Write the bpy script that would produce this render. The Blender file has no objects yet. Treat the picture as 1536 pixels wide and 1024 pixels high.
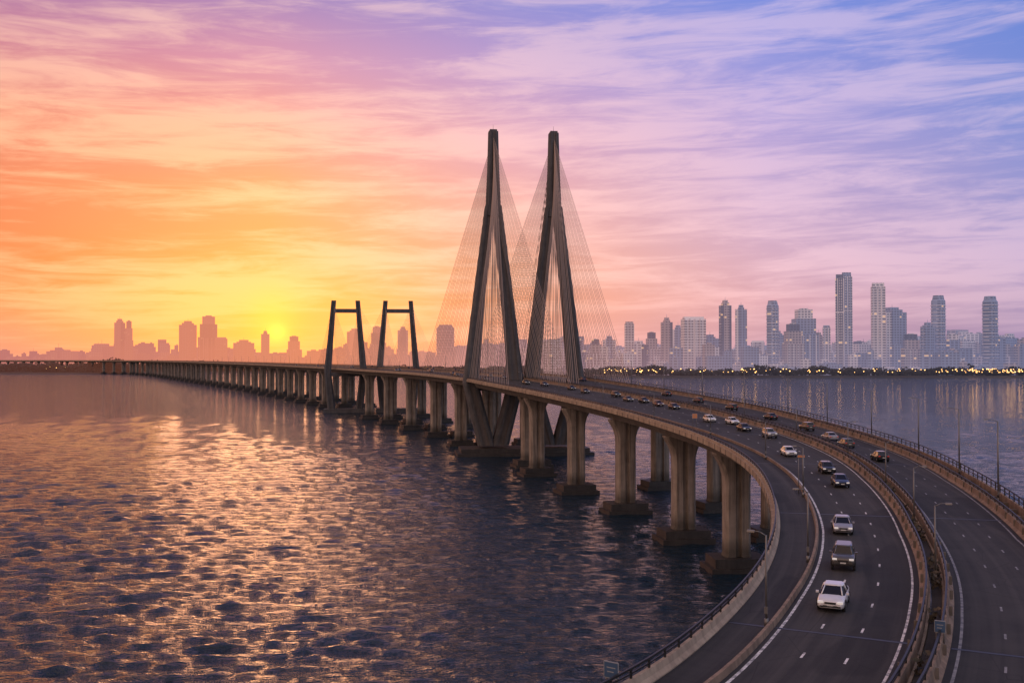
import bpy, math, random
import numpy as np
from mathutils import Vector, Matrix, noise
random.seed(7)
scene = bpy.context.scene
scene.view_settings.view_transform = 'Standard'
scene.view_settings.look = 'None'
scene.view_settings.exposure = 0
R = math.radians

def s2l(c):
    out = []
    for v in c:
        v = v / 255.0
        out.append(v / 12.92 if v <= 0.04045 else ((v + 0.055) / 1.055) ** 2.4)
    return tuple(out) + (1.0,)

# ------------------------------------------------------------------ node helpers
class NT:
    def __init__(s, nt): s.nt = nt
    def n(s, t, **kw):
        nd = s.nt.nodes.new(t)
        for k, v in kw.items(): setattr(nd, k, v)
        return nd
    def put(s, sock, v):
        if isinstance(v, bpy.types.NodeSocket): s.nt.links.new(v, sock)
        else: sock.default_value = v
    def m(s, op, a, b=None, c=None, clamp=False):
        nd = s.n('ShaderNodeMath', operation=op, use_clamp=clamp)
        s.put(nd.inputs[0], a)
        if b is not None: s.put(nd.inputs[1], b)
        if c is not None: s.put(nd.inputs[2], c)
        return nd.outputs[0]
    def mix(s, f, a, b, mode='MIX'):
        nd = s.n('ShaderNodeMixRGB', blend_type=mode)
        s.put(nd.inputs[0], f); s.put(nd.inputs[1], a); s.put(nd.inputs[2], b)
        return nd.outputs[0]
    def ramp(s, f, stops, interp='LINEAR'):
        nd = s.n('ShaderNodeValToRGB'); cr = nd.color_ramp; cr.interpolation = interp
        while len(cr.elements) < len(stops): cr.elements.new(1.0)
        for e, (p, c) in zip(cr.elements, stops):
            e.position = p; e.color = c if len(c) == 4 else tuple(c) + (1,)
        s.put(nd.inputs[0], f)
        return nd.outputs[0]
    def noise(s, vec, scale, detail=4, rough=.55, dist=0.0):
        nd = s.n('ShaderNodeTexNoise')
        if vec is not None: s.put(nd.inputs['Vector'], vec)
        nd.inputs['Scale'].default_value = scale
        nd.inputs['Detail'].default_value = detail
        nd.inputs['Roughness'].default_value = rough
        nd.inputs['Distortion'].default_value = dist
        return nd.outputs[0]
    def mr(s, v, a, b, c=0., d=1., smooth=False):
        nd = s.n('ShaderNodeMapRange')
        if smooth: nd.interpolation_type = 'SMOOTHSTEP'
        s.put(nd.inputs[0], v)
        for i, x in enumerate((a, b, c, d)): nd.inputs[i + 1].default_value = x
        return nd.outputs[0]
    def comb(s, x, y, z):
        nd = s.n('ShaderNodeCombineXYZ')
        s.put(nd.inputs[0], x); s.put(nd.inputs[1], y); s.put(nd.inputs[2], z)
        return nd.outputs[0]
    def mapv(s, vec, scale=(1, 1, 1), rot=(0, 0, 0)):
        nd = s.n('ShaderNodeMapping'); s.put(nd.inputs[0], vec)
        nd.inputs['Scale'].default_value = scale; nd.inputs['Rotation'].default_value = rot
        return nd.outputs[0]
    def bump(s, h, strength, dist):
        nd = s.n('ShaderNodeBump'); nd.inputs['Strength'].default_value = strength
        nd.inputs['Distance'].default_value = dist; s.put(nd.inputs['Height'], h)
        return nd.outputs[0]

def new_mat(name, rough=.7, base=(.3, .3, .3), metal=0, spec=.5):
    m = bpy.data.materials.new(name); m.use_nodes = True
    t = NT(m.node_tree); b = m.node_tree.nodes['Principled BSDF']
    b.inputs['Base Color'].default_value = tuple(base) + (1,)
    b.inputs['Roughness'].default_value = rough
    b.inputs['Metallic'].default_value = metal
    b.inputs['Specular IOR Level'].default_value = spec
    return m, t, b

def concrete(name, c1, c2, streak=.5, rough=.85, scale=.35, z0=None):
    m, t, b = new_mat(name, rough)
    pos = t.n('ShaderNodeNewGeometry').outputs['Position']
    n1 = t.noise(pos, scale, 4, .6)
    col = t.ramp(n1, [(.3, c1), (.7, c2)])
    st = t.noise(t.mapv(pos, (1.6, 1.6, .09)), 1.0, 3, .6)
    f = t.mr(st, .42, .7, 0, streak)
    col = t.mix(f, col, tuple(x * .35 for x in c1) + (1,))
    if z0:
        sp = t.n('ShaderNodeSeparateXYZ'); t.put(sp.inputs[0], pos)
        zz = t.m('ADD', sp.outputs[2], t.m('MULTIPLY', st, 3.0))
        col = t.mix(t.mr(zz, z0, z0 + 2.5, .75, 0), col, (.03, .028, .022, 1))
    t.put(b.inputs['Base Color'], col)
    t.put(b.inputs['Normal'], t.bump(t.noise(pos, 3.0, 3), .4, .05))
    return m

M_conc = concrete('concrete_tan', (.25, .185, .135), (.37, .29, .21), .5)
M_pier = concrete('concrete_pier', (.20, .165, .135), (.32, .27, .225), .75, z0=5.0)
M_cap = concrete('concrete_wet', (.018, .016, .015), (.042, .036, .032), .5, .6)
M_tower = concrete('concrete_tower', (.058, .058, .063), (.092, .09, .092), .45)
M_towerl = concrete('concrete_tower_recess', (.085, .075, .072), (.12, .105, .098), .35)
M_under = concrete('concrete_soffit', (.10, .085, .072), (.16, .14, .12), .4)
M_barr = concrete('barrier_weathered', (.14, .095, .066), (.26, .18, .125), .6)
M_dark = new_mat('dark_metal', .5, (.03, .03, .032), .6)[0]
M_galv = new_mat('galvanised_steel', .45, (.14, .135, .13), .5)[0]
M_cable = new_mat('cable_sheath', .5, (.30, .22, .18))[0]

m, t, b = new_mat('asphalt', .85, spec=.3)
uv = t.n('ShaderNodeUVMap').outputs[0]
pos = t.n('ShaderNodeNewGeometry').outputs['Position']
n = t.noise(pos, .25, 5, .65)
base = t.ramp(n, [(.3, (.016, .0155, .017)), (.7, (.034, .0325, .032))])
tr = t.noise(t.mapv(uv, (1.1, .012, 1)), 1.0, 3, .6)
base = t.mix(t.mr(tr, .42, .68, 0, .7), base, (.054, .050, .048, 1))
pt = t.noise(t.mapv(uv, (.16, .045, 1)), 1.0, 1, .3)
base = t.mix(t.mr(pt, .56, .575, 0, .5), base, (.010, .010, .011, 1))
cr = t.n('ShaderNodeTexVoronoi', feature='DISTANCE_TO_EDGE'); cr.inputs['Scale'].default_value = .2
t.put(cr.inputs['Vector'], uv)
base = t.mix(t.mr(cr.outputs[0], .0, .008, .5, 0), base, (.006, .006, .006, 1))
t.put(b.inputs['Base Color'], base)
t.put(b.inputs['Normal'], t.bump(t.noise(pos, 14, 3), .35, .03))
M_asph = m

def paint(name, c, wear):
    m, t, b = new_mat(name, .6)
    pos = t.n('ShaderNodeNewGeometry').outputs['Position']
    col = t.mix(t.mr(t.noise(pos, 2.2, 4, .7), .42, .62, 0, wear), c + (1,), (.05, .05, .05, 1))
    t.put(b.inputs['Base Color'], col)
    return m
M_white = paint('road_paint_white', (.64, .62, .60), .8)
M_faint = paint('road_paint_worn', (.22, .21, .2), .9)

# ------------------------------------------------------------------ mesh builder
class MB:
    def __init__(s): s.v = []; s.f = []; s.mi = []; s.uv = []; s.sm = []
    def quad(s, idx, m=0, sm=False): s.f.append(tuple(idx)); s.mi.append(m); s.sm.append(sm)
    def add(s, vs, fs, m=0, sm=False):
        o = len(s.v); s.v.extend([tuple(p) for p in vs])
        for f in fs: s.f.append(tuple(i + o for i in f)); s.mi.append(m); s.sm.append(sm)
    def box(s, c, size, m=0, ax=None, top=(1, 1)):
        X, Y, Z = ax if ax else (Vector((1, 0, 0)), Vector((0, 1, 0)), Vector((0, 0, 1)))
        c = Vector(c); vs = []
        for k in (-1, 1):
            tx, ty = (1, 1) if k < 0 else top
            for i, j in ((-1, -1), (1, -1), (1, 1), (-1, 1)):
                vs.append(c + X * (i * size[0] / 2 * tx) + Y * (j * size[1] / 2 * ty) + Z * (k * size[2] / 2))
        s.add(vs, [(3, 2, 1, 0), (4, 5, 6, 7), (0, 1, 5, 4), (1, 2, 6, 5), (2, 3, 7, 6), (3, 0, 4, 7)], m)
    def loft(s, rings, m=0, sm=False, cap=True, mats=None):
        n = len(rings[0]); vs = [p for r in rings for p in r]
        o = len(s.v); s.v.extend([tuple(p) for p in vs])
        for i in range(len(rings) - 1):
            for j in range(n):
                k = (j + 1) % n
                s.f.append((o + i * n + j, o + i * n + k, o + (i + 1) * n + k, o + (i + 1) * n + j))
                s.mi.append(mats[j] if mats else m); s.sm.append(sm)
        if cap:
            s.f.append(tuple(o + j for j in reversed(range(n)))); s.mi.append(m); s.sm.append(False)
            b_ = o + (len(rings) - 1) * n
            s.f.append(tuple(b_ + j for j in range(n))); s.mi.append(m); s.sm.append(False)
    def tube(s, a, b, r1, r2=None, n=6, m=0, sm=True):
        a = Vector(a); b = Vector(b); d = (b - a).normalized()
        u = d.cross(Vector((0, 0, 1)));
        if u.length < 1e-3: u = Vector((1, 0, 0))
        u.normalize(); w = d.cross(u); r2 = r1 if r2 is None else r2
        rg = []
        for p, r in ((a, r1), (b, r2)):
            rg.append([p + (u * math.cos(2 * math.pi * i / n) - w * math.sin(2 * math.pi * i / n)) * r for i in range(n)])
        s.loft(rg, m, sm)
    def obj(s, name, mats, parent=None, loc=None):
        me = bpy.data.meshes.new(name); me.from_pydata(s.v, [], s.f)
        for x in mats: me.materials.append(x)
        me.polygons.foreach_set('material_index', s.mi)
        me.polygons.foreach_set('use_smooth', s.sm)
        me.update()
        o = bpy.data.objects.new(name, me); scene.collection.objects.link(o)
        if parent: o.parent = parent
        if loc: o.location = loc
        return o

def empty(name):
    e = bpy.data.objects.new(name, None); scene.collection.objects.link(e); return e
def inst(name, me, loc, rz=0, sc=1):
    o = bpy.data.objects.new(name, me); scene.collection.objects.link(o)
    o.location = loc; o.rotation_euler = (0, 0, rz); o.scale = (sc, sc, sc); return o

# ------------------------------------------------------------------ alignment of the bridge (plan, metres)
def interp(tab, y):
    if y <= tab[0][0]: return tab[0][1]
    for (a, va), (b_, vb) in zip(tab, tab[1:]):
        if y <= b_:
            k = (y - a) / (b_ - a)
            if isinstance(va, tuple): return tuple(p + (q - p) * k for p, q in zip(va, vb))
            return va + (vb - va) * k
    return tab[-1][1]
Z_TAB = [(20, 21.7), (50, 21.9), (100, 22.4), (140, 23.0), (176, 23.8), (230, 25.2), (300, 27.1), (391, 29.2), (500, 29.8), (800, 30.0), (1600, 30.0), (2100, 29), (2600, 28)]
W_TAB = [(20, (2.5, 10.3, 11.7, 20)), (67, (2.6, 10.4, 12.0, 20)), (91, (3.2, 10.8, 12.6, 20)), (126, (3.4, 12.4, 14.4, 22)),
         (177, (3.2, 16, 18, 27)), (231, (2.8, 19.5, 22, 34)), (300, (2, 21, 24, 40)), (391, (1.2, 21.5, 25, 46)),
         (520, (1.2, 23, 26, 49)), (680, (1.2, 26, 29, 56)), (1000, (1.2, 20, 22, 40)), (2400, (1.2, 20, 22, 40))]
L_PTS = [(-24, 22.5), (-13, 28.8), (-4.6, 35.3), (1.4, 41.8), (6.0, 47.2), (9.2, 52.5), (12.7, 59.3), (15.9, 66), (20.1, 76.5), (24.6, 91), (28.5, 107), (32.4, 129),
         (34.2, 151), (33.4, 177), (30.6, 199), (25.1, 231), (15, 272.5), (6.2, 304), (-0.5, 328), (-18.5, 391), (-41, 470), (-83, 583), (-166, 796),
         (-326, 1165), (-535, 1600), (-700, 1940), (-860, 2190), (-1080, 2360), (-1400, 2470), (-1900, 2540), (-2400, 2570)]
def catmull(P, step):
    out = []
    for i in range(len(P) - 1):
        p0 = Vector(P[max(i - 1, 0)]); p1 = Vector(P[i]); p2 = Vector(P[i + 1]); p3 = Vector(P[min(i + 2, len(P) - 1)])
        L = (p2 - p1).length; n_ = max(2, int(L / step))
        for k in range(n_):
            u = k / n_
            out.append(.5 * ((2 * p1) + (p2 - p0) * u + (2 * p0 - 5 * p1 + 4 * p2 - p3) * u * u + (3 * p1 - p0 - 3 * p2 + p3) * u ** 3))
    out.append(Vector(P[-1])); return out
def resample(pts, stepf):
    out = [pts[0]]; acc = 0; last = pts[0]
    for p in pts[1:]:
        d = (p - last).length
        while acc + d >= stepf(last.y):
            k = (stepf(last.y) - acc) / d
            last = last + (p - last) * k; out.append(last.copy()); d = (p - last).length; acc = 0
            if d < 1e-6: break
        acc += d; last = p
    return out
raw = resample(catmull(L_PTS, .5), lambda y: 1.0)
for _ in range(60):
    raw = [raw[0]] + [(raw[i - 1] + raw[i] * 2 + raw[i + 1]) / 4 for i in range(1, len(raw) - 1)] + [raw[-1]]
class St: pass
ALL = []; arc = 0
for i, p in enumerate(raw):
    a = raw[max(i - 3, 0)]; b_ = raw[min(i + 3, len(raw) - 1)]
    s = St(); s.p = p; s.t = (b_ - a).normalized(); s.n = Vector((s.t.y, -s.t.x)); s.z = interp(Z_TAB, p.y)
    s.K, s.M1, s.M2, s.R = interp(W_TAB, p.y)
    if i: arc += (raw[i] - raw[i - 1]).length
    s.s = arc; ALL.append(s)
ST = [s for i, s in enumerate(ALL) if (s.p.y < 420 and i % 2 == 0) or (s.p.y >= 420 and i % 8 == 0)]
def at_y(y): return min(ALL, key=lambda s: abs(s.p.y - y))
def P3(s, off, h=0): q = s.p + s.n * off; return Vector((q.x, q.y, s.z + h))

def sweep(mb, prof, stations, m=0, closed=True, mats=None, uv=None):
    rings = [[P3(s, o, h) for (o, h) in prof(s)] for s in stations]
    mb.loft(rings, m, False, True, mats)

bridge = empty('cable_stayed_bridge')
mb = MB()
def deckL(s):
    a, b_ = -.75, s.M1 + .45
    x0, x1 = 2.2, min(10.2, b_ - 1.8)
    return [(a, 0), (a, -.5), (x0 - .4, -1.0), (x0 + .6, -2.9), (x1 - .6, -2.9), (x1 + .3, -1.0), (b_, -.5), (b_, 0)]
def deckR(s):
    a, b_ = s.M2 - .45, s.R + 2.4
    w = b_ - a
    return [(a, 0), (a, -.5), (a + .2 * w, -1.0), (a + .27 * w, -2.9), (b_ - .33 * w, -2.9), (b_ - .25 * w, -1.0), (b_, -.5), (b_, 0)]
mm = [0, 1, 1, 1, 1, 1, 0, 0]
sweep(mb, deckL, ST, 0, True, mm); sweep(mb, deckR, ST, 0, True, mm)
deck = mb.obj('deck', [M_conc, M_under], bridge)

mb = MB()
def barrier(o0, o1, h, flip=False):
    if not flip: return lambda s: [(o0(s), .002), (o0(s), h), (o0(s) + .22, h), (o0(s) + .3, .3), (o1(s), .1), (o1(s), .002)]
    return lambda s: [(o1(s), .002), (o1(s), .1), (o0(s) - .3, .3), (o0(s) - .22, h), (o0(s), h), (o0(s), .002)]
sweep(mb, barrier(lambda s: -.6, lambda s: -.1, .62), ST)
sweep(mb, lambda s: [(-.9, -.62), (-.9, .22), (-.605, .22), (-.605, -.62)], ST)
parL = mb.obj('outer_parapet', [M_conc], bridge)
mb = MB()
sweep(mb, lambda s: [(s.K - .22, .05), (s.K - .16, .42), (s.K + .04, .42), (s.K + .1, .05)], [s for s in ST if s.p.y < 330])
kb = mb.obj('shoulder_kerb', [M_barr], bridge)
mb = MB()
sweep(mb, barrier(lambda s: s.M1 + .3, lambda s: s.M1 - .25, .85, True), ST)
sweep(mb, barrier(lambda s: s.M2 - .3, lambda s: s.M2 + .25, .85), ST)
sweep(mb, barrier(lambda s: s.R + .5, lambda s: s.R - .05, .85, True), ST)
sweep(mb, lambda s: [(s.R + 2.1, .002), (s.R + 2.1, .9), (s.R + 2.35, .9), (s.R + 2.35, .002)], ST)
medb = mb.obj('median_barriers', [M_barr], bridge)
mb = MB()
def rail(off, h, r=.05, sts=ST): sweep(mb, lambda s: [(off(s) - r, h - r), (off(s) - r, h + r), (off(s) + r, h + r), (off(s) + r, h - r)], sts)
rl = [(lambda s: -.5, .62, 1.1), (lambda s: s.M1 + .2, .85, 1.25), (lambda s: s.M2 - .2, .85, 1.25), (lambda s: s.R + .4, .85, 1.2), (lambda s: s.R + 2.2, .9, 1.75)]
for off, h0, h1 in rl:
    rail(off, h1, .055); rail(off, (h0 + h1) / 2, .035)
    for i, s in enumerate(ALL):
        if s.p.y < 300 and i % 2 == 0 or s.p.y < 700 and i % 4 == 0:
            mb.box(P3(s, off(s), (h0 + h1) / 2), (.1, .1, h1 - h0), 0, (s.n.to_3d(), s.t.to_3d(), Vector((0, 0, 1))))
rails = mb.obj('railings', [M_dark], bridge)
mb = MB()
for i, s in enumerate(ALL):
    if s.p.y < 400 and i % 4 == 0:
        ax = (s.n.to_3d(), s.t.to_3d(), Vector((0, 0, 1)))
        mb.box(P3(s, -.93, -.2), (.08, .12, .84), 0, ax)
        if s.p.y < 330:
            mb.box(P3(s, s.M1 - .08, .56), (.2, .08, .58), 0, ax); mb.box(P3(s, s.M2 + .08, .56), (.2, .08, .58), 0, ax)
            mb.box(P3(s, s.R + .2, .56), (.2, .08, .58), 0, ax); mb.box(P3(s, s.R + 1.3, .25), (1.4, .25, .5), 0, ax)
mb.obj('fascia_joints', [M_under], bridge)

mb = MB(); uvs = []
def road_strip(f0, f1, h):
    o = len(mb.v); nn = 7
    for s in ST:
        for j in range(nn):
            off = f0(s) + (f1(s) - f0(s)) * j / (nn - 1)
            mb.v.append(tuple(P3(s, off, h))); uvs.append((off, s.s))
    for i in range(len(ST) - 1):
        for j in range(nn - 1):
            mb.quad((o + i * nn + j, o + i * nn + j + 1, o + (i + 1) * nn + j + 1, o + (i + 1) * nn + j))
road_strip(lambda s: -.08, lambda s: s.M1 - .2, .05)
road_strip(lambda s: s.M2 + .2, lambda s: s.R, .05)
road = mb.obj('road', [M_asph])
ul = road.data.uv_layers.new(name='UVMap')
for lp in road.data.loops: ul.data[lp.index].uv = uvs[lp.vertex_index]

mb = MB()
def strip(f, w, s0, s1, m=0, h=.056):
    sub = [s for s in ALL if s0 <= s.s <= s1]
    if len(sub) < 2: return
    o = len(mb.v)
    for s in sub: mb.v.append(tuple(P3(s, f(s) - w / 2, h))); mb.v.append(tuple(P3(s, f(s) + w / 2, h)))
    for i in range(len(sub) - 1): mb.quad((o + 2 * i, o + 2 * i + 1, o + 2 * i + 3, o + 2 * i + 2), m)
END = at_y(900).s
strip(lambda s: s.K + .45, .18, 0, END); strip(lambda s: s.M1 - .7, .15, 0, END)
strip(lambda s: s.M2 + .7, .16, 0, END, 1); strip(lambda s: s.R - .5, .16, 0, END, 1)
a = 0
while a < END:
    for k in (1 / 3, 2 / 3):
        strip(lambda s: s.K + .4 + (s.M1 - 1.1 - s.K) * k, .13, a, a + 2.1)
        strip(lambda s: s.M2 + .7 + (s.R - 1.2 - s.M2) * k, .13, a + 2, a + 4.1, 1)
    a += 6
mk = mb.obj('lane_markings', [M_white, M_faint], road)
mb = MB()
for y in range(60, 420, 40):
    s = at_y(y)
    ax = (s.n.to_3d(), s.t.to_3d(), Vector((0, 0, 1)))
    for a_, b_ in ((0, s.K - .25), (s.K + .15, s.M1 - .3), (s.M2 + .3, s.R - .1)):
        mb.box(P3(s, (a_ + b_) / 2, .058), (b_ - a_, .3, .008), 0, ax)
mb.obj('expansion_joints', [M_dark], road)

# --- piers
pm = MB(); cm = MB()
def pier(x, y, ztop, n2, w=4.8, d=3.2, flare=8.2, capw=9.5):
    N = n2.to_3d(); T = Vector((-n2.y, n2.x, 0)); c0 = Vector((x, y, 0)); rings = []
    zs = [2.2, 3.2, ztop - 6, ztop - 4.2, ztop - 2.6, ztop - 1.2, ztop - .4, ztop]
    ws = [w * 1.12, w, w, w * 1.04, w + (flare - w) * .3, w + (flare - w) * .72, flare, flare]
    for z, ww in zip(zs, ws):
        h = ww / 2; e = d / 2; g = .55
        pl = [(-h + .45, -e), (-g, -e), (-g + .1, -e + .6), (g - .1, -e + .6), (g, -e), (h - .45, -e), (h, -e + .45), (h, e - .45),
              (h - .45, e), (g, e), (g - .1, e - .6), (-g + .1, e - .6), (-g, e), (-h + .45, e), (-h, e - .45), (-h, -e + .45)]
        rings.append([c0 + N * a + T * b_ + Vector((0, 0, z)) for a, b_ in pl])
    pm.loft(rings)
    cm.box(c0 + Vector((0, 0, .9)), (capw, 6.5, 3.2), 0, (N, T, Vector((0, 0, 1))))
    cm.box(c0 + Vector((0, 0, -.2)), (capw + 1.6, 8, 2.2), 0, (N, T, Vector((0, 0, 1))))
def lp(y, off, s=None, **k):
    s = s or at_y(y); q = s.p + s.n * off; pier(q.x, q.y, s.z - 2.85, s.n, **k)
for y, off in ((52, 6.5), (82, 6.5), (112, 6.5), (146, 6.3), (178, 6.9), (206, 6), (243, 5.6), (278, 4.6)): lp(y, off, w=4.5)
lp(342, 12, w=7.2, flare=10.5, d=4, capw=12)
lp(318, 6, w=4.6)
for y in (60, 95, 135, 172, 205, 240, 280): 
    s = at_y(y); lp(y, (s.M2 + s.R) / 2)
s = at_y(425); sa = s.s
while sa < ALL[-1].s - 60:
    s = min(ALL[max(0, int(sa) - 60):int(sa) + 60], key=lambda q: abs(q.s - sa)); y = s.p.y
    if not 655 < y < 705:
        lp(y, 6, s, w=5, flare=8.6); lp(y, (s.M2 + s.R) / 2 - 1, s, w=5, flare=9)
        if y < 760: lp(y, s.M1 - 4, s, w=4.6, flare=8)
    sa += 49
piers = pm.obj('piers', [M_pier], bridge); caps = cm.obj('pile_caps', [M_cap], bridge)

# --- main pylons
ZV = Vector((0, 0, 1))
def leg_ring(c, w, d, N, T):
    h = w / 2; e = d / 2; k = min(w, d) * .16; g = w * .17; r = .5
    pl = [(-h + k, -e), (-g, -e), (-g, -e + r), (g, -e + r), (g, -e), (h - k, -e), (h, -e + k), (h, e - k), (h - k, e), (g, e), (g, e - r), (-g, e - r), (-g, e), (-h + k, e), (-h, e - k), (-h, -e + k)]
    return [c + N * a + T * b_ for a, b_ in pl]
tm_m = [0] * 16; tm_m[2] = 1; tm_m[10] = 1
cab = MB()
def cable(a, b_, r=.075): cab.tube(a, b_, r, r, 4, 0, False)
tw = MB(); tcap = MB()
ang = R(7); Nt = Vector((math.cos(ang), math.sin(ang), 0)); Tt = Vector((-math.sin(ang), math.cos(ang), 0))
for (cx, cy) in ((-7.4, 389.5), (16.4, 392.5)):
    c = Vector((cx, cy, 0))
    for sgn in (-1, 1):
        def leg(p_list):
            tw.loft([leg_ring(c + Nt * (sgn * o) + ZV * z, w, d, Nt, Tt) for o, z, w, d in p_list], 0, False, True, tm_m)
        leg([(8.9, 27.5, 5.9, 7.5), (7.9, 38, 5.4, 7), (5.2, 64, 4.4, 6.2), (2.45, 88, 3.7, 5.6), (1.55, 97, 3.2, 5.2)])
        leg([(2.6, 3.5, 6.6, 6.8), (6.2, 17, 6.0, 7.2), (8.9, 28, 6.0, 7.6)])
    tw.loft([leg_ring(c + ZV * z, w, d, Nt, Tt) for z, w, d in ((93, 5.9, 5.5), (98, 5.6, 5.3), (112, 4.4, 4.8), (124, 3.8, 4.4), (126.2, 3.7, 4.3))], 0, False, True, tm_m)
    tw.box(c + ZV * 126.5, (2.8, 3.2, .8), 0, (Nt, Tt, ZV))
    tw.tube(c + ZV * 126, c + ZV * 129, .08, .04)
    tw.box(c + ZV * 26.2, (16, 5, 2.6), 0, (Nt, Tt, ZV))
    left_side = cx < 0
    for i in range(24):
        k = i / 23
        for d0, d1 in ((-9, -62), (9, 84)):
            dy = d0 + (d1 - d0) * (k ** .95)
            s = at_y(391 + dy)
            for off in ((-.35, s.M1 + .2) if left_side else (s.M2 - .1, s.R + 1.0)):
                top = c + ZV * (99 + 24.5 * (k ** .75)) + Tt * (1.6 if dy > 0 else -1.6)
                cable(top, P3(s, off, .8))
tcap.box(Vector((4.5, 391, .9)), (50, 15, 3.6), 0, (Nt, Tt, ZV)); tcap.box(Vector((4.5, 391, -.2)), (53, 18, 2.6), 0, (Nt, Tt, ZV))
tw.obj('main_pylons', [M_tower, M_towerl], bridge); tcap.obj('pylon_foundation', [M_cap], bridge)

tw = MB()
a6 = R(6); N6 = Vector((math.cos(a6), math.sin(a6), 0)); T6 = Vector((-math.sin(a6), math.cos(a6), 0))
for xa, xb in ((-125.5, -102.5), (-90.5, -66.5)):
    mid = (xa + xb) / 2; hw = (xb - xa) / 2; c = Vector((mid, 684 + (mid + 96) * .1, 0))
    for sgn in (-1, 1):
        tw.loft([leg_ring(c + N6 * (sgn * o) + ZV * z, w, d, N6, T6) for o, z, w, d in ((hw - 2, 2, 5, 6), (hw + .6, 28, 4.6, 5.6), (hw - 1.4, 52, 3.6, 4.8), (hw - 3.4, 76.5, 3.0, 4.4))])
    tw.box(c + ZV * 69.5, (2 * hw - 6.5, 3.6, 2.6), 0, (N6, T6, ZV))
    tw.box(c + ZV * 26, (2 * hw, 4, 2.5), 0, (N6, T6, ZV))
    for i in range(13):
        k = i / 12
        for d0, d1 in ((-8, -60), (8, 60)):
            s = at_y(684 + d0 + (d1 - d0) * k)
            lft = xa < -100
            for sgn, off in ((-1, -.3 if lft else s.M2), (1, s.M1 if lft else s.R + .8)):
                cable(c + N6 * (sgn * (hw - 3)) + ZV * (58 + 16 * k), P3(s, off, .7), .06)
    tw.box(c + ZV * 1, (2 * hw + 6, 12, 3.2), 0, (N6, T6, ZV))
tw.obj('portal_pylons', [M_tower], bridge)
cab.obj('stay_cables', [M_cable], bridge)

# ------------------------------------------------------------------ vehicles
def car_paint(name, c):
    m, t, b = new_mat(name, .3, c, .2); b.inputs['Coat Weight'].default_value = .5
    pos = t.n('ShaderNodeTexCoord').outputs['Object']
    t.put(b.inputs['Base Color'], t.mix(t.mr(t.noise(pos, 3, 3), .4, .8, 0, .25), tuple(c) + (1,), tuple(x * .6 + .01 for x in c) + (1,)))
    return m
PA = [car_paint('paint_white', (.62, .62, .62)), car_paint('paint_black', (.012, .012, .014)), car_paint('paint_silver', (.26, .26, .28)),
      car_paint('paint_maroon', (.06, .014, .012)), car_paint('paint_blue', (.02, .03, .07)), car_paint('paint_grey', (.07, .065, .06))]
M_glass = new_mat('car_glass', .12, (.008, .009, .012), 0, .35)[0]
M_tyre = new_mat('tyre_rubber', .9, (.015, .015, .015))[0]
M_rim = new_mat('wheel_rim', .3, (.3, .3, .3), .9)[0]
m, t, b = new_mat('headlamp', .15, (.7, .7, .7)); b.inputs['Emission Color'].default_value = (1, .93, .8, 1); b.inputs['Emission Strength'].default_value = .25; M_head = m
m, t, b = new_mat('tail_lamp', .3, (.3, .01, .01)); b.inputs['Emission Color'].default_value = (1, .06, .02, 1); b.inputs['Emission Strength'].default_value = .15; M_tail = m
M_plate = new_mat('number_plate', .5, (.5, .5, .47))[0]
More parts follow.
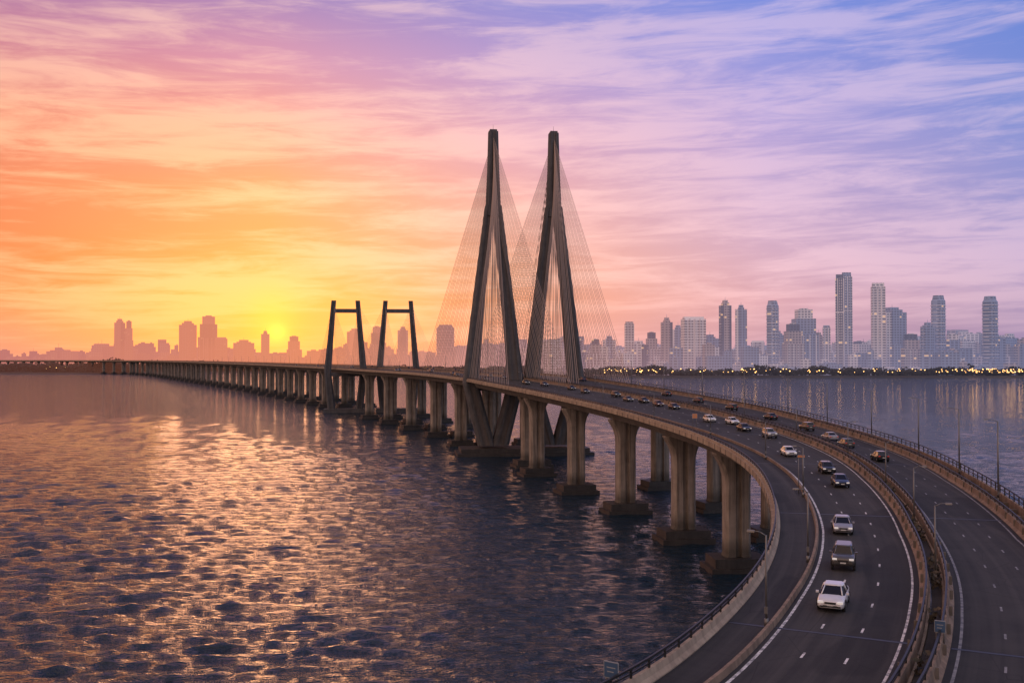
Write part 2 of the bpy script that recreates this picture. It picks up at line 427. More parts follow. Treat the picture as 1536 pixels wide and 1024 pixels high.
def car_mesh(kind, pi):
    mb = MB()
    suv = kind == 'suv'; hatch = kind == 'hatch'
    up = .16 if suv else 0
    if kind == 'sedan': secs = [(-2.2, .42, .86, .70), (-2.08, .27, .97, .82), (-1.5, .22, 1.02, .87), (-.6, .2, .98, .885), (.5, .2, .96, .885), (1.1, .2, .94, .88), (1.75, .22, .84, .86), (2.1, .27, .70, .78), (2.2, .36, .60, .66)]
    else: secs = [(-1.98, .42, .95, .74), (-1.9, .27, 1.05, .83), (-1.2, .22, 1.02, .87), (-.4, .2, .99, .885), (.5, .2, .98, .885), (1.05, .2, .97, .88), (1.65, .22, .9, .86), (1.95, .27, .76, .78), (2.03, .36, .66, .66)]
    rings = []
    for y, zb, zt, hw in secs:
        zb += up; zt += up * 1.3
        half = [(hw * .86, zb), (hw * .98, zb + .1), (hw, zb + (zt - zb) * .5), (hw * .97, zt - .1), (hw * .88, zt - .02), (hw * .5, zt + .02)]
        rings.append([(x, y, z) for x, z in half] + [(-x, y, z) for x, z in reversed(half)])
    mb.loft(rings, 0, True)
    zt = .94 + up * 1.3; zr = 1.46 + (.27 if suv else .04 if hatch else 0)
    if kind == 'sedan': c0, c1, r0, r1 = -1.55, 1.12, -.85, .35
    elif suv: c0, c1, r0, r1 = -1.93, 1.0, -1.7, .4
    else: c0, c1, r0, r1 = -1.85, 1.05, -1.35, .35
    def cab(z0, z1, k0, k1, m):
        def ring(k, z):
            a = c0 + (r0 - c0) * k; b_ = c1 + (r1 - c1) * k; hw = .82 - .2 * k
            return [(hw, a + .1, z), (hw, b_ - .2, z), (hw * .8, b_, z), (-hw * .8, b_, z), (-hw, b_ - .2, z), (-hw, a + .1, z), (-hw * .85, a, z), (hw * .85, a, z)]
        mb.loft([ring(k0, z0), ring(k1, z1)], m)
    cab(zt, zr - .05, 0, .95, 1)
    def rr(k, z, sc): 
        a = c0 + (r0 - c0) * k; b_ = c1 + (r1 - c1) * k; hw = (.82 - .2 * k) * sc
        return [(hw, a + .1, z), (hw, b_ - .2, z), (hw * .8, b_, z), (-hw * .8, b_, z), (-hw, b_ - .2, z), (-hw, a + .1, z), (-hw * .85, a, z), (hw * .85, a, z)]
    mb.loft([rr(.9, zr - .06, 1.03), rr(1, zr - .01, 1.0), rr(1.08, zr + .03, .86)], 0, True)
    for sx in (-1, 1):
        mb.tube((sx * .66, c1 - .02, zt), (sx * .5, r1, zr - .03), .045, .04, 5, 0)
        mb.tube((sx * .70, c0 + .05, zt), (sx * .54, r0, zr - .03), .07, .05, 5, 0)
        mb.tube((sx * .825, -.25, zt), (sx * .64, -.22, zr - .03), .04, .04, 5, 0)
        mb.box((sx * .97, c1 - .35, zt + .08), (.18, .12, .14), 0)
        ye = secs[-1][0]; yt = secs[0][0]
        zl = (.66 if kind == 'sedan' else .74) + up * 1.2
        mb.box((sx * .62, ye - .1, zl), (.34, .22, .13), 3)
        mb.box((sx * .64, yt + .07, zl + .14), (.26, .16, .16), 4)
        mb.box((sx * .55, ye - .04, .4 + up), (.2, .14, .09), 5)
        for wy in (1.32, -1.28):
            mb.tube((sx * .70, wy, .32), (sx * .90, wy, .32), .32, .32, 16, 5)
            mb.tube((sx * .895, wy, .32), (sx * .91, wy, .32), .2, .19, 12, 6)
            rg = [(sx * .893, wy + .39 * math.cos(q * math.pi / 8), .34 + .39 * math.sin(q * math.pi / 8)) for q in range(9)]
            for q in range(8): mb.tube(rg[q], rg[q + 1], .03, .03, 4, 5)
    mb.box((0, ye - .03, .62 + up), (.72, .1, .12), 5); mb.box((0, ye - .02, .42 + up), (.9, .1, .1), 5)
    mb.box((0, ye + .025, .5 + up), (.42, .03, .1), 7); mb.box((0, yt - .02, .66 + up), (.42, .04, .1), 7)
    return mb
meshes = {}
def car(kind, pi, x, y, toward=True):
    key = (kind, pi)
    if key not in meshes:
        o = car_mesh(kind, pi).obj('car', [PA[pi], M_glass, M_glass, M_head, M_tail, M_tyre, M_rim, M_plate]); meshes[key] = o.data
        bpy.data.objects.remove(o)
    best = min(ALL, key=lambda s: abs((Vector((x, y)) - s.p).dot(s.t)) + (0 if abs(s.p.y - y) < 60 else 1e3))
    d = -best.t if toward else best.t
    rz = math.atan2(-d.x, d.y)
    inst('car', meshes[key], (x, y, best.z + .056), rz, .95)
for c_ in [('sedan', 0, 20.6, 64), ('suv', 5, 25.0, 75.3), ('sedan', 2, 29.6, 89.5), ('sedan', 4, 38.8, 118), ('hatch', 1, 41, 130), ('sedan', 0, 41.3, 149),
           ('suv', 2, 45.2, 175), ('sedan', 1, 43.5, 187), ('sedan', 0, 44.4, 201), ('hatch', 0, 40.8, 206), ('sedan', 1, 39, 240), ('hatch', 3, 36.5, 249), ('sedan', 1, 34.5, 261),
           ('sedan', 5, 31, 266), ('suv', 1, 29.5, 283), ('hatch', 1, 22, 300), ('sedan', 1, 19, 318), ('suv', 4, 11, 338), ('sedan', 1, 5, 352)]:
    car(*c_)
for c_ in [('hatch', 1, 52.6, 142.6), ('hatch', 5, 53.6, 160), ('sedan', 2, 54.5, 171), ('suv', 5, 55.6, 188), ('sedan', 1, 55, 212), ('suv', 1, 52, 236), ('hatch', 1, 49, 262), ('sedan', 1, 45, 290)]:
    car(*c_, toward=False)
for i in range(34):
    y = random.uniform(345, 900); s = at_y(y); tw_ = random.random() < .55
    off = s.K + 1 + random.choice((.15, .5, .8)) * (s.M1 - s.K - 2) if tw_ else s.M2 + 1 + random.choice((.2, .5, .8)) * (s.R - s.M2 - 2)
    q = s.p + s.n * off
    car(random.choice(('sedan', 'hatch', 'suv')), random.choice((2, 1, 1, 1, 5, 3, 4)), q.x, q.y, tw_)

# ------------------------------------------------------------------ street lamps
def lamp_mesh(h, arm, r=.075):
    mb = MB()
    mb.tube((0, 0, 0), (0, 0, .5), .14, .12, 8); mb.tube((0, 0, .5), (0, 0, h), r, r * .7, 8)
    mb.tube((0, 0, h - .05), (arm * .5, 0, h + .16), .04, .035, 6); mb.tube((arm * .5, 0, h + .16), (arm, 0, h + .2), .035, .03, 6)
    mb.box((arm + .2, 0, h + .2), (.5, .2, .1), 0, None, (.8, .7)); mb.box((arm + .2, 0, h + .135), (.4, .15, .03), 1)
    mb.box((0, .11, 1.0), (.2, .1, .4), 0)
    return mb
m, t, b = new_mat('lamp_lens', .3, (.5, .42, .3)); M_lens = m
lo = lamp_mesh(5.4, .7).obj('street_lamp', [M_galv, M_lens]); lm = lo.data; bpy.data.objects.remove(lo)
lo = lamp_mesh(8.6, 1.0, .105).obj('street_lamp', [M_galv, M_lens]); lm2 = lo.data; bpy.data.objects.remove(lo)
def lamp(me, s, off, side=1, h=.05):
    d = s.n * side; inst('street_lamp', me, P3(s, off, h), math.atan2(d.y, d.x))
for y in (60, 78, 110, 145, 180, 215, 250, 285, 320): s = at_y(y); lamp(lm, s, s.K - .35, -1)
for y in (75, 96, 118, 145, 175, 205, 240, 275, 310, 345): s = at_y(y); lamp(lm, s, (s.M1 + s.M2) / 2, 1, -.1)
for y in (72, 93, 110, 128, 148, 170, 192, 216, 242, 270, 300, 330, 360, 395): s = at_y(y); lamp(lm2, s, s.R + 1.8, -1, 0)
for y in range(430, 1500, 45): s = at_y(y); lamp(lm2, s, s.R + 1.8, -1, 0); lamp(lm, s, 0.1, 1)

# ------------------------------------------------------------------ signs
M_sblue = new_mat('sign_blue', .4, (.03, .07, .14))[0]
M_sorange = new_mat('sign_orange', .4, (.5, .18, .05))[0]
M_sgrey = new_mat('sign_back', .5, (.22, .23, .24))[0]
def sign(s, off, face, w=1.1, h=.9, H=2.6):
    mb = MB()
    mb.tube((-w * .35, 0, 0), (-w * .35, 0, H), .04, .04, 6); mb.tube((w * .35, 0, 0), (w * .35, 0, H), .04, .04, 6)
    mb.box((0, -.06, H - h / 2), (w, .04, h), 2); mb.box((0, -.084, H - h / 2), (w * .92, .006, h * .9), 1)
    for k in range(2): mb.box((-.03 * k, -.09, H - h * .35 - k * h * .25), (w * (.6 - .15 * k), .004, h * .06), 2)
    o = mb.obj('traffic_sign', [M_galv, face, M_sgrey]); o.location = P3(s, off, 0); o.rotation_euler = (0, 0, math.atan2(s.n.y, s.n.x))
sign(at_y(47.5), -1.0, M_sblue, .8, .8, 1.6); sign(at_y(59), at_y(59).M2 - .2, M_sblue, .55, .65, 1.8); sign(at_y(190), 3.0, M_sorange, 1.0, .9, 3); sign(at_y(112), at_y(112).K - .4, M_sorange, .8, .25, 4.4)

m, t, b = new_mat('dry_foliage', .8)
pos = t.n('ShaderNodeNewGeometry').outputs['Position']
t.put(b.inputs['Base Color'], t.ramp(t.noise(pos, 2, 3), [(.3, (.02, .022, .012)), (.7, (.09, .06, .035))])); M_leaf = m
mb = MB()
for s in ALL:
    if 55 < s.p.y < 260:
        for _ in range(9):
            if noise.noise((s.s * .12, 3, 1)) < .0: continue
            c = P3(s, (s.M1 + s.M2) / 2 + random.uniform(-.3, .3), random.uniform(.1, .9))
            a = Vector([random.uniform(-1, 1) for _ in range(3)]).normalized() * .22; b_ = a.orthogonal().normalized() * .16
            mb.add([c - a, c + b_, c + a, c - b_], [(0, 1, 2, 3)])
mb.obj('median_shrubs', [M_leaf])
mb = MB(); sweep(mb, lambda s: [(s.M1 + .5, -.3), (s.M1 + .5, -.05), (s.M2 - .5, -.05), (s.M2 - .5, -.3)], [s for s in ST if s.p.y < 330])
M_soil = concrete('trough_soil', (.03, .025, .02), (.06, .05, .04), .3)
mb.obj('median_trough', [M_soil], bridge)

# ------------------------------------------------------------------ water : real waves (sum of wind waves) on a graded grid
m, t, b = new_mat('sea_water', .06, (.006, .020, .036)); b.inputs['IOR'].default_value = 1.34
pos = t.n('ShaderNodeNewGeometry').outputs['Position']
h2 = t.noise(t.mapv(pos, (.30, .80, .3), (0, 0, R(-12))), 1.0, 4, .6, .5)
h3 = t.noise(t.mapv(pos, (1.3, 2.6, 1), (0, 0, R(14))), 1.0, 2, .6)
h = t.m('ADD', t.m('MULTIPLY', h2, 1.15), t.m('MULTIPLY', h3, .24))
t.put(b.inputs['Normal'], t.bump(h, 1.0, 1.0))
M_water = m
rs = [60.0]
while rs[-1] < 110: rs.append(rs[-1] * 1.012)
while rs[-1] < 1500: rs.append(rs[-1] * 1.0042)
while rs[-1] < 45000: rs.append(rs[-1] * 1.12)
rs = np.array(rs); th = np.linspace(-.95, .95, 880)
Rg, Tg = np.meshgrid(rs, th, indexing='ij')
Xg = Rg * np.sin(Tg); Yg = Rg * np.cos(Tg)
rng = np.random.default_rng(9); NW = 96
lam = np.exp(rng.uniform(np.log(1.3), np.log(8.5), NW)); th0 = np.pi / 2 + .15 + rng.normal(0, .42, NW); ph = rng.uniform(0, 2 * np.pi, NW)
Zg = np.zeros_like(Xg); DX = np.zeros_like(Xg); DY = np.zeros_like(Xg); sp_ = Rg * .0042
gust = .82 + .28 * np.sin(Xg * .021 + 1) * np.sin(Yg * .013 + 2) + .2 * np.sin(Xg * .05 + Yg * .031) + .12 * np.sin(Xg * .11 - Yg * .17 + 2)
for i in range(NW):
    k = 2 * np.pi / lam[i]; A = .031 / k * (1.15 if lam[i] < 4.5 else .85)
    att = np.clip((lam[i] / sp_ - 2.2) / 2.0, 0, 1)
    p = k * (Xg * np.cos(th0[i]) + Yg * np.sin(th0[i])) + ph[i]
    cp = np.cos(p)
    Zg += A * att * np.sin(p); DX += A * att * np.cos(th0[i]) * cp; DY += A * att * np.sin(th0[i]) * cp
Zg *= gust; Xf = Xg + DX * 1.0 * gust; Yf = Yg + DY * 1.0 * gust
nr, nt_ = Xg.shape
co_ = np.stack([Xf, Yf, Zg], -1).reshape(-1, 3).astype(np.float32)
ii = np.arange(nr - 1)[:, None] * nt_ + np.arange(nt_ - 1)[None, :]
fq = np.stack([ii, ii + nt_, ii + nt_ + 1, ii + 1], -1).reshape(-1, 4)[:, ::-1].astype(np.int32)
me = bpy.data.meshes.new('water'); me.vertices.add(len(co_)); me.vertices.foreach_set('co', co_.ravel())
me.loops.add(fq.size); me.loops.foreach_set('vertex_index', fq.ravel())
me.polygons.add(len(fq)); me.polygons.foreach_set('loop_start', np.arange(0, fq.size, 4, dtype=np.int32)); me.polygons.foreach_set('loop_total', np.full(len(fq), 4, dtype=np.int32))
me.update(calc_edges=True); me.validate(); me.polygons.foreach_set('use_smooth', np.ones(len(me.polygons), dtype=bool)); me.materials.append(M_water)
wo = bpy.data.objects.new('water', me); scene.collection.objects.link(wo)
mb = MB()
mb.add([(-30000, -3000, -2.5), (30000, -3000, -2.5), (30000, 40000, -2.5), (-30000, 40000, -2.5)], [(0, 1, 2, 3)])
mb.obj('outer_sea', [M_water], wo)

# ------------------------------------------------------------------ land + city
def haze_mat(name, c1, c2, windows=True, h0=.35, h1=.8, low=.2, left=.28):  # distance haze painted into the surface as emission, graded by world position
    m = bpy.data.materials.new(name); m.use_nodes = True; t = NT(m.node_tree); b = m.node_tree.nodes['Principled BSDF']
    out = m.node_tree.nodes['Material Output']
    geo = t.n('ShaderNodeNewGeometry'); pos = geo.outputs['Position']
    sp = t.n('ShaderNodeSeparateXYZ'); t.put(sp.inputs[0], pos); X, Y, Z = sp.outputs
    col = t.ramp(t.noise(pos, .012, 2), [(.35, c1), (.65, c2)])
    if windows:
        u = t.m('ADD', X, t.m('MULTIPLY', Y, .8))
        fl = t.m('FRACT', t.m('MULTIPLY', Z, 1 / 5.2)); wn = t.m('FRACT', t.m('MULTIPLY', u, 1 / 6.5))
        f = t.m('MULTIPLY', t.m('GREATER_THAN', fl, .45), t.m('GREATER_THAN', wn, .35))
        vert = t.n('ShaderNodeSeparateXYZ'); t.put(vert.inputs[0], geo.outputs['Normal'])
        f = t.m('MULTIPLY', f, t.m('LESS_THAN', t.m('ABSOLUTE', vert.outputs[2]), .5))
        col = t.mix(t.m('MULTIPLY', f, .85), col, (.02, .024, .04, 1))
        wnz = t.n('ShaderNodeTexWhiteNoise'); t.put(wnz.inputs[0], t.comb(t.m('FLOOR', t.m('MULTIPLY', u, 1 / 6.5)), t.m('FLOOR', t.m('MULTIPLY', Z, 1 / 5.2)), 0.0))
        litf = t.m('MULTIPLY', f, t.m('GREATER_THAN', wnz.outputs[0], .97))
        b.inputs['Emission Color'].default_value = (1, .55, .22, 1); t.put(b.inputs['Emission Strength'], t.m('MULTIPLY', litf, .9))
    t.put(b.inputs['Base Color'], col); b.inputs['Roughness'].default_value = .7
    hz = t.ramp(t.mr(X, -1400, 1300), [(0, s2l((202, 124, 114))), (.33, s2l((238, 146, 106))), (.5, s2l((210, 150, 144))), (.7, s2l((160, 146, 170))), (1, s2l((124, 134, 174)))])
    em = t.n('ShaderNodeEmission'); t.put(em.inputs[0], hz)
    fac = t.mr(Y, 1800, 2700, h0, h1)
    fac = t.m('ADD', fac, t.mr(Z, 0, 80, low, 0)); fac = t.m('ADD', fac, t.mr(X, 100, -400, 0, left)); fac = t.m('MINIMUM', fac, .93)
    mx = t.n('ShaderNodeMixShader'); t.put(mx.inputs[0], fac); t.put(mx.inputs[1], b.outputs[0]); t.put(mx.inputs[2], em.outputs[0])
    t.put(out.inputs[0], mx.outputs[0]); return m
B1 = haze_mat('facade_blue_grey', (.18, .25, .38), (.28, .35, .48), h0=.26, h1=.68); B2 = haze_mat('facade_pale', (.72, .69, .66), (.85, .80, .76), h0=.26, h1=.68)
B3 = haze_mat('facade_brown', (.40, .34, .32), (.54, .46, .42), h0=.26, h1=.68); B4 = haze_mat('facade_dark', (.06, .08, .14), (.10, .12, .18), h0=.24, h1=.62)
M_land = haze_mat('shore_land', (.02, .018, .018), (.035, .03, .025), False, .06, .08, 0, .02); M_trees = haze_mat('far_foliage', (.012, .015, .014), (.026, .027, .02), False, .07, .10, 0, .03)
BM = [B1, B2, B3, B4]

def tower(name, x, y, w, h, style=0, mi=0, d=None):
    mb = MB(); d = d or w * .8; r = random.Random(int(x * 7 + h))
    ang = r.uniform(-.35, .35); ax = (Vector((math.cos(ang), math.sin(ang), 0)), Vector((-math.sin(ang), math.cos(ang), 0)), ZV)
    w2 = w * .88; alt = (mi + 1) % 4 if mi != 1 else 3
    if style == 0:
        mb.box((0, 0, h / 2), (w2 * .5, d * 1.02, h), mi, ax)
        for sx in (-1, 1): mb.box(ax[0] * (sx * w2 * .36) + ZV * (h * .48), (w2 * .28, d * .84, h * .96), alt if r.random() < .4 else mi, ax)
        for k in range(int(h / 7)): mb.box(ZV * (k * 7 + 4), (w2 * 1.06, d * .72, .9), 1, ax)
        mb.box(ZV * (h + 2.5), (w2 * .4, d * .5, 5), mi, ax); mb.tube(ZV * (h + 5), ZV * (h + 12), .4, .2)
    elif style == 1:
        mb.box(ZV * (h * .47), (w2, d * .6, h * .94), mi, ax)
        for k in range(5): mb.box(ax[0] * ((k - 2) * w2 * .235) + ZV * (h * .48), (1.6, d * .72, h * .96), 1, ax)
        mb.box(ZV * (h * .97), (w2 * .9, d * .5, h * .06), mi, ax, (1, .6)); mb.box(ZV * (h * .62), (w2 * 1.03, d * .66, 3), 1, ax)
    elif style == 2:
        mb.box(ZV * (h * .3), (w2, d, h * .6), mi, ax); mb.box(ZV * (h * .72), (w2 * .82, d * .82, h * .24), mi, ax)
        mb.box(ZV * (h * .91), (w2 * .6, d * .6, h * .14), alt, ax); mb.box(ZV * (h * .985), (w2 * .3, d * .3, h * .03), 1, ax)
        for k in range(4): mb.box(ax[0] * ((k - 1.5) * w2 * .26) + ax[1] * (-d * .5) + ZV * (h * .3), (2, 2, h * .58), 1, ax)
    else:
        n_ = 14; rg = lambda z, k: [Vector((0, 0, z)) + ax[0] * (math.cos(2 * math.pi * i / n_) * w2 / 2 * k) + ax[1] * (math.sin(2 * math.pi * i / n_) * d / 2 * k) for i in range(n_)]
        mb.loft([rg(0, .95), rg(h * .93, .95), rg(h * .95, .8), rg(h, .7)], mi)
        for k in range(int(h * .92 / 7)): mb.loft([rg(k * 7 + 4, 1.06), rg(k * 7 + 5.2, 1.06)], 1)
    mb.box(ZV * 5, (w * 1.3, d * 1.2, 10), 1, ax)
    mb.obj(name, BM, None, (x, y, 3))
T = [(649, 18, 201, 1, 3), (675, 21, 208, 1, 0), (730, 28, 185, 1, 1), (772, 50, 133, 0, 0), (856, 32, 161, 3, 0), (949, 34, 158, 3, 0), (974, 40, 78, 0, 0), (521, 28, 150, 3, 0),
     (434, 24, 148, 0, 2), (461, 25, 137, 0, 0), (559, 40, 105, 2, 2), (591, 55, 136, 2, 0), (630, 15, 101, 1, 0), (359, 50, 117, 1, 1), (312, 24, 112, 0, 2), (234, 19, 108, 1, 2),
     (402, 36, 78, 0, 0), (801, 38, 85, 2, 2), (825, 24, 101, 0, 0), (890, 35, 85, 2, 0), (1018, 27, 65, 0, 2), (284, 27, 89, 2, 2), (255, 40, 65, 0, 1), (166, 27, 74, 2, 2), (197, 30, 75, 0, 0),
     (336, 26, 100, 0, 0), (376, 22, 88, 2, 1), (494, 30, 72, 1, 1), (540, 24, 88, 0, 0), (612, 26, 84, 0, 2), (700, 30, 72, 2, 1), (752, 30, 66, 0, 2), (914, 26, 70, 1, 1), (838, 34, 58, 1, 2), (1060, 34, 88, 0, 0), (570, 60, 60, 1, 1), (660, 70, 46, 0, 1), (775, 80, 44, 0, 1)]
for i, (x, w, h, st, mi) in enumerate(T):
    yy = 2000 + (i * 37) % 60 - 30
    if i >= 25: yy = 2080 + (i * 23) % 60; x *= 1.05
    tower('office_tower' if st in (1, 2) else 'apartment_tower', x, yy, w, h - 3, st, mi)
for i, (x, w, h, st, mi) in enumerate([(-1024, 26, 134, 0, 2), (-1000, 22, 135, 2, 2), (-846, 42, 128, 0, 2), (-792, 49, 148, 2, 3), (-644, 24, 102, 0, 2), (-771, 60, 90, 1, 2), (-569, 35, 94, 2, 2),
                                      (-411, 38, 108, 0, 2), (-353, 32, 120, 2, 3), (-285, 28, 113, 0, 3), (-174, 56, 123, 3, 3), (-700, 50, 78, 0, 2)]):
    tower('office_tower' if st in (1, 2) else 'apartment_tower', x * 1.02, 2650, w, h - 3, st, mi)
mb = MB(); r = random.Random(3)
for i in range(2400):
    far = r.random()
    if i % 2: x = r.uniform(-2200, 300); y = 2620 + far * 700
    else: x = r.uniform(80, 1700); y = 1900 + far * 600
    env = .5 + .9 * max(0, noise.noise((x * .004, 1.7, 0)) + .4)
    h = (10 + r.random() ** 2.2 * (50 if i % 2 else 66)) * env + far * 26; w = r.uniform(10, 40); ang = r.uniform(-.4, .4)
    ax = (Vector((math.cos(ang), math.sin(ang), 0)), Vector((-math.sin(ang), math.cos(ang), 0)), ZV); mi = r.choice((0, 1, 1, 1, 2, 0))
    mb.box((x, y, 3 + h / 2), (w, w * .7, h), mi, ax)
    if r.random() < .7: mb.box(Vector((x, y, 3 + h + 1.5)) + ax[0] * r.uniform(-.2, .2) * w, (w * .35, w * .3, 3.4), mi, ax)
    if r.random() < .12: mb.tube((x, y, h), (x, y, h + 14), .5, .3, 4, 3)
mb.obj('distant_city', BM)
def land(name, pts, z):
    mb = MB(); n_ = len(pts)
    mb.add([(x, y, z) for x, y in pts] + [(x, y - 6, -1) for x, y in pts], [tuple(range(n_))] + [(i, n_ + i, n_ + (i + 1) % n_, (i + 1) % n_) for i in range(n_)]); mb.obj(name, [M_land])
def ya(x): return 2440 + 30 * noise.noise((x * .006, 0, 0)) - max(0, min(1, (-x - 740) / 130)) * 170
ptsA = [(x, ya(x)) for x in range(-3600, 240, 40)]
land('headland', ptsA + [(240, 6000), (-5000, 6000)], 3.0)
ptsB = [(x, 1840 + 26 * noise.noise((x * .008, 4, 0)) + (600 - (x - 0) * 4 if x < 150 else 0)) for x in range(30, 3000, 60)]
land('seafront', ptsB + [(4500, 6000), (300, 6000)], 2.6)
def trees(name, xs, yf, n_, hh, dy=60):
    mb = MB(); r = random.Random(11)
    for i in range(n_):
        x = r.uniform(*xs); y = yf(x) + r.uniform(4, dy); H = hh * (.5 + .7 * max(-.3, noise.noise((x * .02, y * .02, 5))) + r.random() * .35); w = r.uniform(4, 9)
        for k in range(9):
            c = Vector((x + r.gauss(0, w * .5), y + r.gauss(0, w * .4), 3 + H * r.uniform(.15, 1)))
            a = Vector([r.uniform(-1, 1) for _ in range(3)]).normalized() * r.uniform(1.5, 3.2); b_ = a.orthogonal().normalized() * r.uniform(1.2, 2.6); c3 = a.cross(b_).normalized() * 1.5
            mb.add([c - a, c + b_, c + a, c - b_, c + c3, c - c3], [(0, 1, 4), (1, 2, 4), (2, 3, 4), (3, 0, 4), (1, 0, 5), (2, 1, 5), (3, 2, 5), (0, 3, 5)])
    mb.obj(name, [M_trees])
trees('tree_belt', (60, 1400), lambda x: 1850 + (500 - x * 3.4 if x < 150 else 0), 1900, 17)
trees('tree_belt', (-1000, 200), ya, 1100, 13)
trees('tree_belt', (-1900, -740), lambda x: ya(x) + 4, 3400, 25, 80)
m, t, b = new_mat('waterfront_lamp_glow', .5, (1, .6, .2)); b.inputs['Emission Color'].default_value = (1, .52, .16, 1); b.inputs['Emission Strength'].default_value = 5; M_glow = m
mb = MB(); r = random.Random(5)
for i in range(250):
    if i < 190: x = 150 + r.random() * 950; y = 1838 + r.uniform(-2, 10); 
    else: x = -1500 + r.random() * 1700; y = ya(x) - 5
    if i < 190 and r.random() < .3: x = r.gauss(880, 60)
    z = 3 + r.uniform(6, 13); q = r.uniform(.6, 1.5) * (1 if i < 190 else .6)
    mb.tube((x, y, 3), (x, y, z), .15, .12, 4, 0); mb.box((x, y, z), (q, q, q), 1)
mb.obj('waterfront_lights', [M_dark, M_glow])

# ------------------------------------------------------------------ world
W = bpy.data.worlds.new('World'); scene.world = W; W.use_nodes = True
t = NT(W.node_tree); bg = W.node_tree.nodes['Background']
tc = t.n('ShaderNodeTexCoord').outputs['Generated']
sp = t.n('ShaderNodeSeparateXYZ'); t.put(sp.inputs[0], tc); X, Y, Z = sp.outputs
az = t.m('ARCTAN2', X, Y); hyp = t.m('SQRT', t.m('ADD', t.m('MULTIPLY', X, X), t.m('MULTIPLY', Y, Y)))
el = t.m('DIVIDE', Z, t.m('MAXIMUM', hyp, .001)); elc = t.m('MAXIMUM', el, 0.0)
rows = [.0, .023, .057, .09, .157, .224, .29, .358, .6, 1.0]
cols = [
 [(172, 116, 126), (200, 122, 118), (236, 118, 78), (240, 124, 70), (243, 136, 84), (238, 146, 116), (210, 142, 162), (156, 126, 184), (116, 116, 172), (84, 102, 160)],
 [(218, 124, 100), (240, 126, 76), (248, 142, 62), (250, 146, 70), (252, 168, 100), (247, 166, 142), (222, 158, 182), (166, 140, 198), (118, 118, 178), (84, 102, 162)],
 [(190, 134, 148), (214, 142, 144), (238, 152, 132), (246, 164, 140), (244, 172, 166), (226, 168, 190), (190, 158, 208), (144, 143, 214), (108, 120, 190), (78, 102, 164)],
 [(166, 138, 168), (192, 148, 172), (216, 158, 176), (218, 166, 188), (200, 163, 202), (178, 156, 212), (148, 148, 218), (118, 139, 220), (94, 118, 190), (72, 98, 164)],
 [(140, 128, 168), (156, 136, 178), (172, 146, 188), (170, 149, 198), (152, 147, 206), (130, 143, 211), (114, 137, 213), (101, 132, 213), (84, 112, 188), (66, 96, 162)]]
azs = [-.48, -.24, 0, .25, .48]
prev = None
for i, c in enumerate(cols):
    r_ = t.ramp(elc, [(p, s2l(q)) for p, q in zip(rows, c)])
    prev = r_ if prev is None else t.mix(t.mr(az, azs[i - 1], azs[i], 0, 1), prev, r_)
v = t.m('POWER', t.m('ADD', elc, .015), .75)
v1 = t.m('SUBTRACT', t.m('MULTIPLY', v, 19), t.m('MULTIPLY', az, .3))
c1 = t.noise(t.comb(t.m('MULTIPLY', az, 2.8), v1, 0.3), 1.0, 7, .60, .4)
v2 = t.m('SUBTRACT', t.m('MULTIPLY', v, 52), t.m('MULTIPLY', az, 1.4))
c2 = t.noise(t.comb(t.m('MULTIPLY', az, 8), v2, 4.1), 1.0, 5, .64, .6)
c3 = t.noise(t.comb(t.m('MULTIPLY', az, 1.3), t.m('MULTIPLY', v, 5), 9.), 1.0, 1, .5, .4)
cm_ = t.m('ADD', t.m('MULTIPLY', c1, .50), t.m('ADD', t.m('MULTIPLY', c2, .40), t.m('MULTIPLY', c3, .10)))
cf = t.mr(cm_, .43, .59, 0, 1, True)
fade = t.mr(elc, .01, .07, .35, 1)
tint = t.mix(t.mr(az, -.3, .25), (1.0, .60, .38, 1), (.88, .64, .76, 1))
light = t.mix(t.m('MULTIPLY', fade, t.mr(az, -.3, .3, .42, .36)), prev, tint)
light = t.mix(1.0, light, (1.03, 1.01, 1.01, 1), 'MULTIPLY')
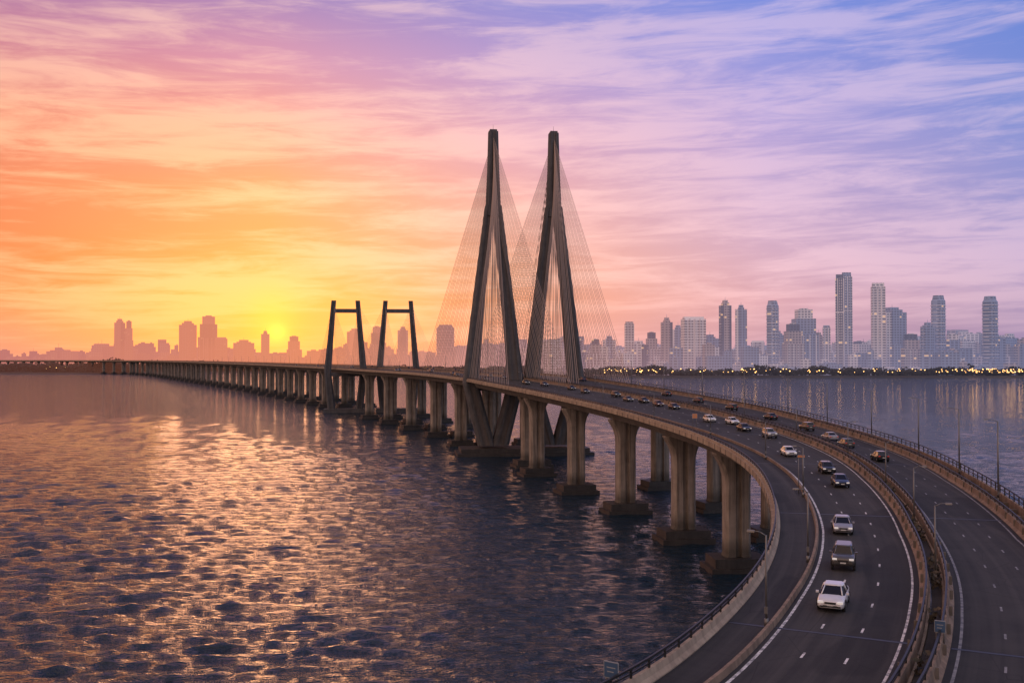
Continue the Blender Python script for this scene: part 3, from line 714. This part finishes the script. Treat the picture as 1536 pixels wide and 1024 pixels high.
darkc = t.mix(t.mr(az, -.35, .15), (.86, .67, .78, 1), (.86, .90, .97, 1))
dark = t.mix(fade, prev, darkc, 'MULTIPLY')
sky = t.mix(cf, dark, light)
def glow(azr, elr, sa, se, col, k, src):
    dx = t.m('DIVIDE', t.m('SUBTRACT', az, azr), sa); dy = t.m('DIVIDE', t.m('SUBTRACT', el, elr), se)
    g = t.m('EXPONENT', t.m('MULTIPLY', t.m('ADD', t.m('MULTIPLY', dx, dx), t.m('MULTIPLY', dy, dy)), -1))
    return t.mix(t.m('MULTIPLY', g, k), src, col)
sky = glow(-.24, .060, .11, .045, (1.0, .38, .06, 1), .24, sky)
sky = glow(-.236, .038, .024, .028, (1.05, .50, .07, 1), .6, sky)
sky = glow(-.232, .024, .009, .008, (2.0, .72, .12, 1), .85, sky)
back = t.mr(t.m('ABSOLUTE', az), .75, 1.6, 0, 1, True)
bcol = t.mix(t.mr(az, -1.0, 1.0), (1.36, .88, .70, 1), (.82, .80, .96, 1))  # unseen sky beside and behind camera, brightened as added fill light
sky = t.mix(t.m('MULTIPLY', back, .8), sky, bcol)
nish = t.n('ShaderNodeTexSky', sky_type='NISHITA'); nish.sun_disc = False; nish.sun_elevation = R(3); nish.sun_rotation = R(-13.6)
sky = t.mix(.02, sky, nish.outputs[0], 'ADD')
t.put(bg.inputs[0], sky); bg.inputs[1].default_value = 1.0

sd = bpy.data.lights.new('sun', 'SUN'); sd.energy = .12; sd.angle = R(12); sd.color = (1, .46, .26)
so = bpy.data.objects.new('sun', sd); scene.collection.objects.link(so)
dirv = Vector((math.sin(R(-13.6)) * math.cos(R(5)), math.cos(R(-13.6)) * math.cos(R(5)), math.sin(R(5))))
so.rotation_euler = dirv.to_track_quat('Z', 'Y').to_euler(); so.location = (-300, 900, 200)

cd = bpy.data.cameras.new('camera'); cd.lens = 35; cd.sensor_width = 36; cd.clip_end = 60000; cd.clip_start = .5
co = bpy.data.objects.new('camera', cd); scene.collection.objects.link(co)
co.location = (0, 0, 38); co.rotation_euler = (R(90.883), 0, 0); scene.camera = co
